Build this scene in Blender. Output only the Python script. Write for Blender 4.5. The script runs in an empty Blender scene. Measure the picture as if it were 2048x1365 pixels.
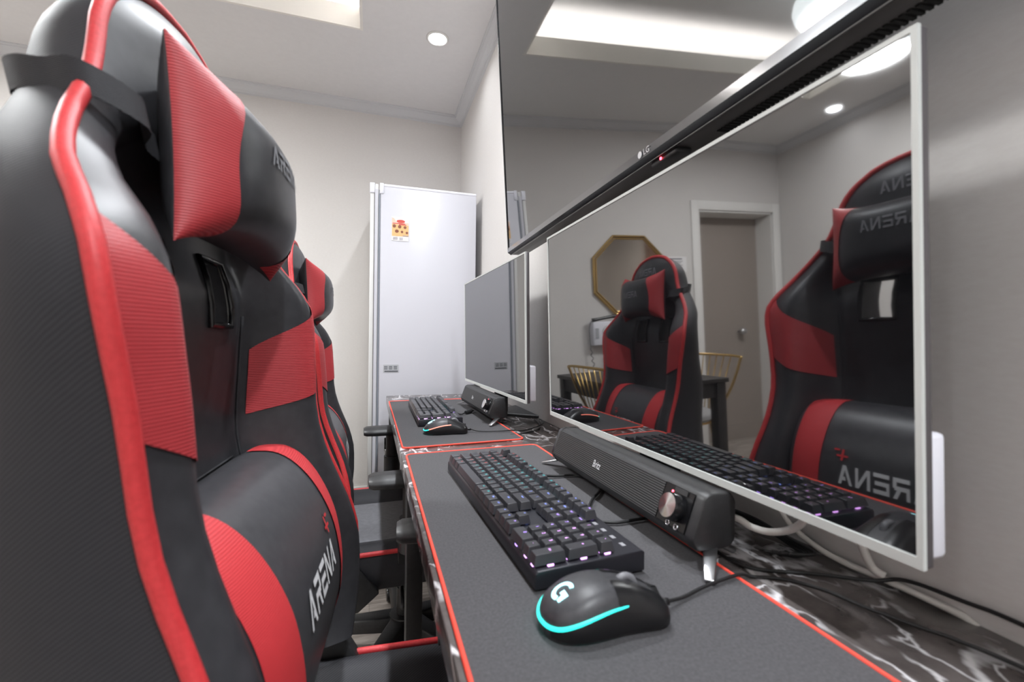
import bpy, bmesh, math, random
from mathutils import Vector, Matrix
random.seed(7)
S = bpy.context.scene
COL = S.collection
PI = math.pi

# ------------------------------------------------------------------ camera
cd = bpy.data.cameras.new('camera'); cam = bpy.data.objects.new('camera', cd); COL.objects.link(cam)
def cam_matrix(yaw, pitch, roll, loc):
    cy, sy, cp, sp = math.cos(yaw), math.sin(yaw), math.cos(pitch), math.sin(pitch)
    f = Vector((sy*cp, cy*cp, sp)); r = Vector((cy, -sy, 0)); u = r.cross(f)
    c, s = math.cos(roll), math.sin(roll)
    rr = c*r + s*u; uu = -s*r + c*u
    m = Matrix((rr, uu, -f)).transposed().to_4x4(); m.translation = loc
    return m
cam.matrix_world = cam_matrix(math.radians(17.393), math.radians(.0389), math.radians(.6155), Vector((0, 0, .95)))
cd.sensor_width = 36; cd.lens = 893.46/2048*36; cd.clip_start = .02
cd.dof.use_dof = True; cd.dof.focus_distance = 1.2; cd.dof.aperture_fstop = 5.6
S.camera = cam

# ------------------------------------------------------------------ world, exposure, room lights
w = bpy.data.worlds.new('world'); S.world = w; w.use_nodes = True
w.node_tree.nodes['Background'].inputs[0].default_value = (.75, .78, .85, 1)
w.node_tree.nodes['Background'].inputs[1].default_value = .3
S.view_settings.view_transform = 'Standard'; S.view_settings.look = 'None'
S.view_settings.gamma = 1; S.view_settings.use_curve_mapping = False
S.view_settings.exposure = 1.12
XR, XL, YB, YF, ZC, ZU = .53, -2.44, 2.82, -1.5, 2.36, 2.58      # room faces, ceiling, raised ceiling
CX0, CX1, CY0, CY1 = -1.95, -.066, -.8, 2.14                     # opening of the light cove
def area(name, loc, rot, sx, sy, power, col=(1, 1, 1), shape='RECTANGLE', spread=PI):
    l = bpy.data.lights.new(name, 'AREA'); l.shape = shape; l.size = sx
    if shape == 'RECTANGLE': l.size_y = sy
    l.energy = power; l.color = col; l.spread = spread
    o = bpy.data.objects.new(name, l); COL.objects.link(o); o.location = loc; o.rotation_euler = rot
    return o
COVE = 2.3; WARM = (1, .97, .93)
area('cove_light', ((CX0+CX1)/2, CY1+.06, 2.40), (PI, 0, 0), CX1-CX0, .05, COVE*1.9, WARM)
area('cove_light', ((CX0+CX1)/2, CY0-.06, 2.40), (PI, 0, 0), CX1-CX0, .05, COVE*1.9, WARM)
area('cove_light', (CX0-.06, (CY0+CY1)/2, 2.40), (PI, 0, 0), .05, CY1-CY0, COVE*2.9, WARM)
area('cove_light', (CX1+.06, (CY0+CY1)/2, 2.40), (PI, 0, 0), .05, CY1-CY0, COVE*2.9, WARM)
DOWNLIGHTS = [(.277, 2.096), (-2.24, 2.2), (.277, -.75), (-2.2, -.9), (.277, .62), (.277, 1.29)]  # last four are unseen, added to brighten the desk and near walls
for (x, y), p in zip(DOWNLIGHTS, (.5, .4, 11.5, 4.5, 4.8, 5.8)):
    area('downlight_beam', (x, y, ZC-.012), (0, 0, 0), .07, .07, p, (.92, .955, 1), 'DISK', math.radians(150))
LAMP = [(-1.40, 1.50, .215, 19), (-1.765, 1.64, .165, 9)]       # two discs of one ceiling lamp: x, y, radius, power
for (x, y, r, p) in LAMP:
    area('lamp_beam', (x, y, 2.292), (0, 0, 0), 1.7*r, 1.7*r, p, (.97, .99, 1), 'DISK')

# ------------------------------------------------------------------ materials
MAT = {}
def nodes_of(m):
    m.use_nodes = True; return m.node_tree.nodes, m.node_tree.links, m.node_tree.nodes['Principled BSDF']
def mat(name, col, rough=.5, metal=0, ior=None, coat=0, emit=None, estr=0, spec=None):
    if name in MAT: return MAT[name]
    m = bpy.data.materials.new(name); n, l, b = nodes_of(m)
    b.inputs['Base Color'].default_value = (*col, 1); b.inputs['Roughness'].default_value = rough
    b.inputs['Metallic'].default_value = metal
    if ior: b.inputs['IOR'].default_value = ior
    if coat: b.inputs['Coat Weight'].default_value = coat; b.inputs['Coat Roughness'].default_value = .1
    if emit: b.inputs['Emission Color'].default_value = (*emit, 1); b.inputs['Emission Strength'].default_value = estr
    if spec is not None: b.inputs['Specular IOR Level'].default_value = spec
    MAT[name] = m; return m
def srgb(r, g, b):
    f = lambda c: (c/255/12.92 if c <= 10 else ((c/255+.055)/1.055)**2.4)
    return (f(r), f(g), f(b))
def tex_coord(n, l, scale=(1, 1, 1), kind='Object', rot=(0, 0, 0)):
    t = n.new('ShaderNodeTexCoord'); mp = n.new('ShaderNodeMapping'); mp.inputs['Scale'].default_value = scale
    mp.inputs['Rotation'].default_value = rot
    l.new(t.outputs[kind], mp.inputs['Vector']); return mp.outputs['Vector']
def add_bump(m, height_socket, strength=.2, dist=.001):
    n, l, b = nodes_of(m); bp = n.new('ShaderNodeBump'); bp.inputs['Strength'].default_value = strength
    bp.inputs['Distance'].default_value = dist
    l.new(height_socket, bp.inputs['Height']); l.new(bp.outputs['Normal'], b.inputs['Normal'])
def noise(n, l, vec, scale, detail=4, rough=.55, dist=0):
    t = n.new('ShaderNodeTexNoise'); t.inputs['Scale'].default_value = scale; t.inputs['Detail'].default_value = detail
    t.inputs['Roughness'].default_value = rough; t.inputs['Distortion'].default_value = dist
    l.new(vec, t.inputs['Vector']); return t.outputs['Fac']
def ramp(n, l, fac, stops):
    r = n.new('ShaderNodeValToRGB'); e = r.color_ramp.elements
    while len(e) < len(stops): e.new(.5)
    for i, (p, c) in enumerate(stops): e[i].position = p; e[i].color = (*c, 1) if len(c) == 3 else c
    l.new(fac, r.inputs['Fac']); return r.outputs['Color']
def noisy(name, c1, c2, scale, rough=.6, bump=.2, bscale=None, dist=.001, stretch=(1, 1, 1), spec=None):
    if name in MAT: return MAT[name]
    m = mat(name, c1, rough, spec=spec); n, l, b = nodes_of(m)
    v = tex_coord(n, l, stretch)
    l.new(ramp(n, l, noise(n, l, v, scale), [(.3, c1), (.7, c2)]), b.inputs['Base Color'])
    if bump: add_bump(m, noise(n, l, v, bscale or scale*3, 3), bump, dist)
    return m
def ribbed(name, c1, c2, scale, rough, bump, axis='Z', rot=(0, 0, 0), dist=.0015, spec=None):
    if name in MAT: return MAT[name]
    m = mat(name, c1, rough, spec=spec); n, l, b = nodes_of(m)
    v = tex_coord(n, l, (1, 1, 1), 'Object', rot)
    t = n.new('ShaderNodeTexWave'); t.bands_direction = axis; t.inputs['Scale'].default_value = scale
    t.inputs['Distortion'].default_value = .3
    l.new(v, t.inputs['Vector'])
    l.new(ramp(n, l, t.outputs['Fac'], [(.1, c1), (.9, c2)]), b.inputs['Base Color'])
    add_bump(m, t.outputs['Fac'], bump, dist); return m
wall_m = noisy('wallpaper', srgb(212, 209, 206), srgb(208, 204, 201), 90, .8, .15, 260, .0008, (1, 1, 3))
ceil_m = noisy('ceiling_paper', srgb(226, 225, 225), srgb(223, 222, 222), 40, .9, .05)
white_m = mat('white_trim', srgb(226, 224, 221), .45)
cove_m = mat('cove_white', srgb(236, 233, 227), .7)
crown_m = mat('crown_grey', srgb(205, 206, 208), .6)
def floor_mat():
    m = mat('grey_wood', srgb(150, 140, 132), .45); n, l, b = nodes_of(m)
    v = tex_coord(n, l)
    br = n.new('ShaderNodeTexBrick'); br.inputs['Scale'].default_value = 1; br.inputs['Brick Width'].default_value = 1.1
    br.inputs['Row Height'].default_value = .14; br.inputs['Mortar Size'].default_value = .0015
    br.inputs['Color1'].default_value = (.62, .62, .62, 1); br.inputs['Color2'].default_value = (.9, .9, .9, 1)
    br.inputs['Mortar'].default_value = (.3, .3, .3, 1); l.new(v, br.inputs['Vector'])
    v2 = tex_coord(n, l, (2, 26, 1))
    g = ramp(n, l, noise(n, l, v2, 3, 6, .65, .6), [(.3, srgb(116, 106, 99)), (.7, srgb(186, 176, 167))])
    mx = n.new('ShaderNodeMix'); mx.data_type = 'RGBA'; mx.blend_type = 'MULTIPLY'; mx.inputs['Factor'].default_value = .6
    l.new(g, mx.inputs['A']); l.new(br.outputs['Color'], mx.inputs['B']); l.new(mx.outputs['Result'], b.inputs['Base Color'])
    return m
floor_m = floor_mat()
def marble_mat():
    m = mat('black_marble', srgb(40, 37, 36), .22); n, l, b = nodes_of(m)
    v = tex_coord(n, l, (1, 1, 1))
    base = ramp(n, l, noise(n, l, v, 14, 6, .6, .4), [(.3, srgb(46, 42, 41)), (.75, srgb(104, 97, 95))])
    def vein(scale, lo, hi, rotz):
        vv = tex_coord(n, l, (1, .55, 1), 'Object', (0, 0, rotz))
        nz = n.new('ShaderNodeTexNoise'); nz.inputs['Scale'].default_value = 9; nz.inputs['Detail'].default_value = 5
        l.new(vv, nz.inputs['Vector'])
        mx = n.new('ShaderNodeMix'); mx.data_type = 'RGBA'; mx.inputs['Factor'].default_value = .14
        l.new(vv, mx.inputs['A']); l.new(nz.outputs['Color'], mx.inputs['B'])
        vo = n.new('ShaderNodeTexVoronoi'); vo.feature = 'DISTANCE_TO_EDGE'; vo.inputs['Scale'].default_value = scale
        l.new(mx.outputs['Result'], vo.inputs['Vector'])
        return ramp(n, l, vo.outputs['Distance'], [(lo, (1, 1, 1)), (hi, (0, 0, 0))])
    msk = ramp(n, l, noise(n, l, v, 9, 3), [(.42, (0, 0, 0)), (.55, (1, 1, 1))])
    a = vein(9, .010, .045, .5); c2 = vein(23, .006, .04, 1.3)
    mm = n.new('ShaderNodeMix'); mm.data_type = 'RGBA'; mm.blend_type = 'LIGHTEN'; mm.inputs['Factor'].default_value = 1
    l.new(a, mm.inputs['A']); l.new(c2, mm.inputs['B'])
    m2 = n.new('ShaderNodeMix'); m2.data_type = 'RGBA'; m2.blend_type = 'MULTIPLY'; m2.inputs['Factor'].default_value = 1
    l.new(mm.outputs['Result'], m2.inputs['A']); l.new(msk, m2.inputs['B'])
    mx = n.new('ShaderNodeMix'); mx.data_type = 'RGBA'
    l.new(m2.outputs['Result'], mx.inputs['Factor']); l.new(base, mx.inputs['A']); mx.inputs['B'].default_value = (*srgb(205, 203, 205), 1)
    l.new(mx.outputs['Result'], b.inputs['Base Color']); return m
marble_m = marble_mat()
leather = noisy('black_leather', srgb(44, 44, 47), srgb(54, 54, 57), 60, .42, .12, 420, .0004)
matte_black = noisy('black_seat_fabric', srgb(106, 106, 110), srgb(120, 120, 124), 80, .55, .2, 600, .0004)
lumbar_m = noisy('lumbar_leather', srgb(56, 56, 59), srgb(66, 66, 69), 80, .36, .1, 600, .0003)
carbon = ribbed('ribbed_black_leather', srgb(34, 34, 38), srgb(50, 50, 54), 120, .62, .16, 'Z', (.5, .5, .2), .0008, .35)
red_l = ribbed('ribbed_red_leather', srgb(160, 44, 50), srgb(184, 58, 62), 130, .5, .25, 'Z', (0, 0, 0))
red_p = noisy('red_piping', srgb(186, 44, 48), srgb(206, 56, 60), 300, .5, .3, 900, .0005)
strap_m = ribbed('strap_webbing', srgb(34, 34, 37), srgb(44, 44, 48), 260, .75, .4)
logo_w = mat('white_embroidery', srgb(206, 206, 208), .7)
logo_g = mat('grey_embroidery', srgb(120, 120, 124), .7)
plastic = noisy('black_plastic', srgb(34, 34, 35), srgb(42, 42, 43), 120, .45, .15, 700, .0003)
gloss_b = mat('glossy_black', srgb(20, 20, 22), .2)
screen_m = mat('dark_screen_glass', (.006, .006, .007), .03, ior=3.1)
silver = mat('silver_plastic', srgb(200, 203, 200), .55, 0)
dark_edge = mat('grey_edge', srgb(92, 88, 90), .4, .2)
white_p = mat('white_plastic', srgb(226, 226, 234), .4)
fridge_m = mat('fridge_white', srgb(199, 199, 206), .33)
grey_strip = mat('grey_gasket', srgb(168, 170, 174), .4)
lgrey = mat('light_grey_plastic', srgb(208, 208, 206), .4)
chrome = mat('chrome', (.75, .75, .76), .16, 1)
brushed = mat('brushed_metal', (.55, .55, .56), .3, 1)
strip_m = mat('tv_strip', (.30, .30, .31), .12, .9)
mat_cloth = noisy('mat_cloth', srgb(69, 68, 70), srgb(82, 81, 83), 350, .85, .35, 1500, .0004, spec=.25)
stitch = ribbed('orange_red_stitching', srgb(226, 62, 44), srgb(246, 88, 70), 240, .6, .5, 'Y', (0, 0, .6), .0005)
key_m = mat('keycap', srgb(54, 54, 58), .36)
kb_m = mat('keyboard_case', srgb(44, 44, 50), .35, .3)
plate_m = mat('keyboard_plate', srgb(66, 66, 74), .4, .2)
rubber = mat('cable_rubber', srgb(24, 24, 25), .5)
wcable = mat('white_cable', srgb(214, 211, 205), .5)
gold = mat('gold_metal', srgb(196, 164, 104), .28, 1)
wood_b = noisy('black_wood', srgb(34, 31, 31), srgb(48, 45, 44), 30, .5, .1, stretch=(1, 8, 1))
mesh_m = ribbed('speaker_mesh', srgb(10, 10, 11), srgb(44, 44, 45), 110, .5, .5, 'Z', (0, 0, 0), .0006)
door_m = mat('taupe_door', srgb(150, 140, 132), .6)
brown_m = mat('brown_wood', srgb(120, 92, 76), .5)
mirror_m = mat('mirror_glass', (.62, .56, .50), .08, 1)
paper = mat('paper', srgb(232, 230, 230), .8)
LED = {k: mat('led_'+k, (.02, .02, .02), .4, emit=c, estr=s) for k, c, s in (
    ('red', (1, .10, .08), .7), ('cyan', (.04, .80, .85), .75), ('blue', (.25, .35, 1), 1.2),
    ('violet', (.45, .28, 1), 1.5), ('pink', (.78, .38, 1), 1.6), ('white', (.8, .8, 1), 3))}
glow_cyan = mat('mouse_glow', (.02, .02, .02), .4, emit=(.02, .78, .66), estr=1.25)
glow_logo = mat('mouse_logo_glow', (.02, .02, .02), .4, emit=(.42, .92, 1), estr=1.6)
glow_red = mat('mouse_glow_red', (.02, .02, .02), .4, emit=(1, .25, .18), estr=1.1)
ir_red = mat('ir_led', (.05, 0, 0), .3, emit=(1, .05, .08), estr=6)
lamp_m = mat('lamp_diffuser', (.8, .8, .8), .5, emit=(.90, .98, 1), estr=1.15)
down_m = mat('downlight_glow', (.8, .8, .8), .5, emit=(.97, .98, 1), estr=14)
led_strip = mat('led_strip', (.8, .8, .8), .5, emit=(1, .95, .88), estr=4)

# ------------------------------------------------------------------ mesh helpers
class MB:
    def __init__(s): s.v = []; s.f = []
    def add(s, v, f):
        o = len(s.v); s.v += [tuple(p) for p in v]; s.f += [tuple(i+o for i in q) for q in f]; return s
    def box(s, x0, x1, y0, y1, z0, z1, M=None):
        v = [(x, y, z) for z in (z0, z1) for y in (y0, y1) for x in (x0, x1)]
        if M: v = [M @ Vector(p) for p in v]
        return s.add(v, [(0, 2, 3, 1), (4, 5, 7, 6), (0, 1, 5, 4), (2, 6, 7, 3), (0, 4, 6, 2), (1, 3, 7, 5)])
    def grid(s, rows, cols, fn, wrap_u=False, wrap_v=False):
        v = [fn(i, j) for i in range(rows) for j in range(cols)]
        f = []
        for i in range(rows if wrap_u else rows-1):
            for j in range(cols if wrap_v else cols-1):
                a, b = i, (i+1) % rows; c, d = j, (j+1) % cols
                f.append((a*cols+c, a*cols+d, b*cols+d, b*cols+c))
        return s.add(v, f)
    def loft(s, rings, cap=True):
        n = len(rings[0]); v = [p for r in rings for p in r]; f = []
        for i in range(len(rings)-1):
            for j in range(n):
                k = (j+1) % n; f.append((i*n+j, i*n+k, (i+1)*n+k, (i+1)*n+j))
        if cap: f.append(tuple(range(n))[::-1]); f.append(tuple((len(rings)-1)*n+j for j in range(n)))
        return s.add(v, f)
    def tube(s, pts, r, n=10, closed=False, cap=True):
        pts = [Vector(p) for p in pts]; N = len(pts); rings = []
        up = None
        for i, p in enumerate(pts):
            a = pts[(i-1) % N] if (closed or i > 0) else p; b = pts[(i+1) % N] if (closed or i < N-1) else p
            t = (b-a).normalized() if (b-a).length > 1e-9 else Vector((0, 0, 1))
            if up is None:
                up = Vector((0, 0, 1)) if abs(t.z) < .9 else Vector((1, 0, 0))
            x = up - t*up.dot(t)
            if x.length < 1e-6: x = t.orthogonal()
            x.normalize(); up = x; y = t.cross(x)
            rr = r(i/(N-1)) if callable(r) else r
            rings.append([p + x*math.cos(2*PI*k/n)*rr + y*math.sin(2*PI*k/n)*rr for k in range(n)])
        if closed: rings.append(rings[0])
        return s.loft(rings, cap and not closed)
    def lathe(s, prof, n=24, M=None):
        rings = [[(r*math.cos(2*PI*k/n), r*math.sin(2*PI*k/n), z) for k in range(n)] for r, z in prof]
        if M: rings = [[M @ Vector(p) for p in r] for r in rings]
        return s.loft(rings)
    def prism(s, poly, z0, z1, M=None):
        n = len(poly); v = [(x, y, z0) for x, y in poly]+[(x, y, z1) for x, y in poly]
        if M: v = [M @ Vector(p) for p in v]
        return s.add(v, [tuple(range(n))[::-1], tuple(range(n, 2*n))]+[(i, (i+1) % n, n+(i+1) % n, n+i) for i in range(n)])
    def build(s, name, m, parent=None, smooth=False, bevel=0, seg=2, sub=0, merge=False, shift=None, angle=None):
        me = bpy.data.meshes.new(name); v = s.v
        if shift: v = [(p[0]-shift[0], p[1]-shift[1], p[2]-shift[2]) for p in v]
        me.from_pydata(v, [], s.f)
        bm = bmesh.new(); bm.from_mesh(me)
        if merge: bmesh.ops.remove_doubles(bm, verts=bm.verts, dist=1e-5)
        bmesh.ops.recalc_face_normals(bm, faces=bm.faces)
        if bevel:
            es = [e for e in bm.edges if len(e.link_faces) == 2 and e.calc_face_angle(0) > .5]
            bmesh.ops.bevel(bm, geom=es, offset=bevel, segments=seg, affect='EDGES', profile=.5, clamp_overlap=True)
        bm.to_mesh(me); bm.free()
        if smooth or bevel: me.shade_smooth()
        if bevel or angle: me.set_sharp_from_angle(angle=angle or math.radians(50))
        me.materials.append(m)
        o = bpy.data.objects.new(name, me); COL.objects.link(o)
        if parent: o.parent = parent
        if sub:
            md = o.modifiers.new('subdivision', 'SUBSURF'); md.levels = sub; md.render_levels = sub
        return o
def tag(o, label=None, cat=None, group=None, kind=None):
    for k, v in (('label', label), ('category', cat), ('group', group), ('kind', kind)):
        if v: o[k] = v
    return o
def empty(name, loc=(0, 0, 0), rz=0, label=None, cat=None, group=None):
    o = bpy.data.objects.new(name, None); COL.objects.link(o); o.location = loc; o.rotation_euler = (0, 0, rz)
    o.empty_display_size = .05
    return tag(o, label, cat, group)
def copy_tree(o, parent=None):
    c = o.copy(); COL.objects.link(c)
    if parent: c.parent = parent
    for ch in list(o.children): copy_tree(ch, c)
    return c
def bx(*a): return MB().box(*a)
def interp(tab, z):
    if z <= tab[0][0]: return tab[0][1]
    if z >= tab[-1][0]: return tab[-1][1]
    for i in range(len(tab)-1):
        if tab[i][0] <= z <= tab[i+1][0]:
            x0, y0 = tab[i]; x1, y1 = tab[i+1]
            sl = lambda k: (tab[min(k+1, len(tab)-1)][1]-tab[max(k-1, 0)][1])/(tab[min(k+1, len(tab)-1)][0]-tab[max(k-1, 0)][0])
            m0, m1 = sl(i), sl(i+1); d = (y1-y0)/(x1-x0)
            if d == 0: m0 = m1 = 0
            else:
                m0 = max(0, min(m0/d, 3))*d; m1 = max(0, min(m1/d, 3))*d
            h = x1-x0; t = (z-x0)/h
            return ((2*t**3-3*t*t+1)*y0+(t**3-2*t*t+t)*h*m0+(-2*t**3+3*t*t)*y1+(t**3-t*t)*h*m1)
def smooth01(t): t = max(0, min(1, t)); return t*t*(3-2*t)
def catmull(pts, n=8):
    pts = [Vector(p) for p in pts]; out = []
    for i in range(len(pts)-1):
        p0 = pts[max(i-1, 0)]; p1 = pts[i]; p2 = pts[i+1]; p3 = pts[min(i+2, len(pts)-1)]
        for k in range(n):
            t = k/n
            out.append(.5*((2*p1)+(p2-p0)*t+(2*p0-5*p1+4*p2-p3)*t*t+(3*p1-p0-3*p2+p3)*t**3))
    out.append(pts[-1]); return out
_tc = {}
def text_mb(s, size):
    """flat letters (x right, y up), centred, as vertex/face lists"""
    if (s, size) not in _tc:
        c = bpy.data.curves.new('t', 'FONT'); c.body = s; c.size = size; c.align_x = 'CENTER'; c.align_y = 'CENTER'
        c.resolution_u = 3
        o = bpy.data.objects.new('t', c); me = bpy.data.meshes.new_from_object(o)
        _tc[(s, size)] = ([tuple(v.co) for v in me.vertices], [tuple(p.vertices) for p in me.polygons])
        bpy.data.objects.remove(o); bpy.data.curves.remove(c); bpy.data.meshes.remove(me)
    return _tc[(s, size)]

# ------------------------------------------------------------------ room shell
def structure(o): return tag(o, kind='structure')
structure(bx(XL-.1, XR+.1, YF-.1, 3.15, -.05, 0).build('floor', floor_m))
structure(bx(XR, XR+.1, YF-.1, YB+.4, 0, ZU+.1).build('wall_right', wall_m))
structure(bx(XL-.1, XL, YF-.1, YB+.4, 0, ZU+.1).build('wall_left', wall_m))
structure(bx(XL, XR, YF-.1, YF, 0, ZU+.1).build('wall_front', wall_m))
DX0, DX1, DZ = -2.36, -1.64, 1.835
b = MB(); b.box(DX1, XR, YB, YB+.1, 0, ZU+.1); b.box(XL, DX0, YB, YB+.1, 0, ZU+.1); b.box(DX0, DX1, YB, YB+.1, DZ, ZU+.1)
structure(b.build('wall_back', wall_m))
b = MB()
t = .012
b.box(CX1+t, XR, YF, YB, ZC, ZC+.02); b.box(XL, CX0-t, YF, YB, ZC, ZC+.02)
b.box(CX0-t, CX1+t, CY1+t, YB, ZC, ZC+.02); b.box(CX0-t, CX1+t, YF, CY0-t, ZC, ZC+.02)
ceil = structure(b.build('ceiling', ceil_m))
b = MB(); t = .012; zl = 2.455
b.box(CX0-t, CX1+t, CY1, CY1+t, ZC, zl); b.box(CX0-t, CX1+t, CY0-t, CY0, ZC, zl)
b.box(CX0-t, CX0, CY0, CY1, ZC, zl); b.box(CX1, CX1+t, CY0, CY1, ZC, zl)
b.build('cove_lip', cove_m, ceil)
bx(XL, XR, YF, YB, ZU, ZU+.03).build('raised_ceiling', ceil_m, ceil)
b = MB()
for (x0, x1, y0, y1) in ((CX0, CX1, CY1+.05, CY1+.07), (CX0, CX1, CY0-.07, CY0-.05), (CX0-.07, CX0-.05, CY0, CY1), (CX1+.05, CX1+.07, CY0, CY1)):
    b.box(x0, x1, y0, y1, ZC+.02, ZC+.028)
b.build('light_strip', led_strip, ceil)
def crown(name, pts, inward):
    """stepped moulding: profile (out from the wall, down from the ceiling)"""
    prof = [(0, 0), (.052, 0), (.052, -.006), (.044, -.010), (.044, -.015), (.030, -.026), (.020, -.036), (.012, -.041), (.012, -.047), (0, -.052)]
    (x0, y0), (x1, y1) = pts; nx, ny = inward
    tx, ty = (1, 0) if nx == 0 else (0, 1)
    rings = []
    for (px, py, s) in ((x0, y0, 1), (x1, y1, -1)):
        rings.append([(px+nx*o+tx*o*s, py+ny*o+ty*o*s, ZC+d) for o, d in prof])
    return structure(MB().loft(rings).build(name, crown_m))
crown('trim_1', ((XL, YB), (XR, YB)), (0, -1)); crown('trim_2', ((XR, YF), (XR, YB)), (-1, 0))
crown('trim_3', ((XL, YF), (XL, YB)), (1, 0)); crown('trim_4', ((XL, YF), (XR, YF)), (0, 1))
def skirting(name, x0, x1, y0, y1): return structure(bx(x0, x1, y0, y1, 0, .075).build(name, white_m, bevel=.003))
skirting('baseboard_back', DX1+.07, XR-.012, YB-.012, YB); skirting('baseboard_right', XR-.012, XR, YF, YB)
skirting('baseboard_left', XL, XL+.012, 1.9, YB); skirting('baseboard_front', XL, XR-.012, YF, YF+.012)
# recessed door at the left end of the back wall
d = structure(bx(DX0-.02, DX1+.02, YB+.155, YB+.195, 0, DZ+.01).build('door_1', door_m))
b = MB(); b.box(DX0-.004, DX0+.012, YB, YB+.155, 0, DZ); b.box(DX1-.012, DX1+.004, YB, YB+.155, 0, DZ); b.box(DX0, DX1, YB, YB+.155, DZ-.012, DZ+.004)
b.build('door_jamb', white_m, d)
b = MB()
b.box(DX0-.07, DX0, YB-.014, YB, 0, DZ+.07); b.box(DX1, DX1+.07, YB-.014, YB, 0, DZ+.07); b.box(DX0, DX1, YB-.014, YB, DZ, DZ+.07)
b.build('door_frame', white_m, d, bevel=.004)
bx(DX0+.012, DX1-.012, YB+.143, YB+.155, 0, .12).build('door_skirting', door_m, d)
MB().lathe([(.012, 0), (.012, .03), (.026, .035), (.029, .05), (.022, .065), (.001, .068)], 20,
           Matrix.Translation((-2.13, YB+.155, .89)) @ Matrix.Rotation(PI/2, 4, 'X')).build('door_handle', brushed, d, smooth=True)
d = structure(bx(XL, XL+.03, .95, 1.83, 0, 2.02).build('door_2', brown_m, bevel=.003))
MB().lathe([(.012, 0), (.012, .03), (.026, .035), (.029, .05), (.022, .065), (.001, .068)], 20,
           Matrix.Translation((XL+.03, 1.05, .95)) @ Matrix.Rotation(PI/2, 4, 'Y')).build('door_handle', brushed, d, smooth=True)

# ceiling fittings
for i, (x, y) in enumerate(DOWNLIGHTS):
    ring = MB().lathe([(.052, 0), (.052, -.004), (.046, -.006), (.040, -.004), (.038, 0)], 36)
    glow = MB().lathe([(.038, -.001), (.038, -.004), (.030, -.0055), (.001, -.006)], 36)
    if i < 2:
        o = empty('downlight', (x, y, ZC), 0, ('small round white downlight in ceiling in front of the tall white refrigerator',
                  'round white downlight seen in the monitor, in ceiling above the taupe door')[i], 'ceiling light', 'recessed downlights in the ceiling')
        ring.build('trim_ring', white_m, o, smooth=True); glow.build('bulb', down_m, o, smooth=True)
    else:                                                                # out of the frame: fittings for the added fill lights, parented to the ceiling
        r_ = ring.build('added_downlight_ring', white_m, ceil, smooth=True, shift=(-x, -y, -ZC)); glow.build('bulb', down_m, r_, smooth=True, shift=(-x, -y, -ZC))
o = empty('ceiling_lamp', (-1.58, 1.57, ZU), 0, 'white ceiling lamp of two flat discs inside the glowing cove, seen mirrored in the screens', 'ceiling light')
b = MB().lathe([(.001, 0), (.10, 0), (.10, -.02), (.03, -.03), (.03, -.185), (.001, -.185)], 32)
for (x, y, r, p) in LAMP:
    dx, dy = x+1.58, y-1.57
    b.tube([(0, 0, -.175), (dx, dy, -.175), (dx, dy, -.195)], .012, 8)
    MB().lathe([(.001, -.185), (r-.03, -.185), (r-.006, -.20), (r, -.228), (r-.006, -.258), (r-.03, -.272), (r*.5, -.279), (.001, -.282)], 64, Matrix.Translation((dx, dy, 0))).build('lamp_shade', lamp_m, o, smooth=True)
b.build('lamp_base', white_m, o, smooth=True, angle=math.radians(40))

# ------------------------------------------------------------------ desk
DZT = .697
desk = empty('desk', (.297, .9, 0), 0, 'long black marble-patterned desk against the right wall under the screens', 'desk')
sh = (.297, .9, 0)
bx(.064, XR-.001, -.45, 2.10, DZT-.034, DZT).build('desktop', marble_m, desk, shift=sh, bevel=.0015)
for y in (2.03, .98, -.40):
    b = MB(); b.box(.075, .11, y, y+.04, .0, DZT-.034); b.box(.47, .505, y, y+.04, 0, DZT-.034); b.box(.11, .47, y, y+.04, .02, .05); b.box(.11, .47, y, y+.04, DZT-.075, DZT-.034)
    b.build('leg_frame', plastic, desk, shift=sh, bevel=.002)

def rounded(poly, r, n=6):
    out = []
    N = len(poly)
    for i in range(N):
        p = Vector(poly[i]); a = (Vector(poly[i-1])-p).normalized(); c = (Vector(poly[(i+1) % N])-p).normalized()
        p1 = p+a*r; p2 = p+c*r
        for k in range(n+1):
            t = k/n; out.append(((1-t)**2*p1+2*t*(1-t)*p+t*t*p2)[:])
    return out
def desk_mat(poly, label):
    cx = sum(p[0] for p in poly)/4; cy = sum(p[1] for p in poly)/4
    o = empty('desk_mat', (cx, cy, DZT), 0, label, 'desk mat', 'long gaming mats on the desk')
    out = rounded([(x-cx, y-cy) for x, y in poly], .016)
    MB().prism(out, .0002, .0026).build('cloth', mat_cloth, o)
    path = []
    N = len(out)
    for i in range(N):
        a = Vector(out[i]); c = Vector(out[(i+1) % N]); k = max(1, int((c-a).length/.03))
        path += [(*(a.lerp(c, t/k)), .0022) for t in range(k)]
    MB().tube(path, .0023, 8, closed=True).build('stitched_edge', stitch, o, smooth=True)
    return o
desk_mat([(.0735, 1.0), (.0715, .175), (.374, .19), (.3815, 1.02)], 'black desk mat with orange-red stitched edge lying nearest the camera')
desk_mat([(.0686, 1.888), (.0706, 1.062), (.375, 1.085), (.3685, 1.902)], 'black desk mat with orange-red stitched edge nearer the refrigerator')
MZ = .7

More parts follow.
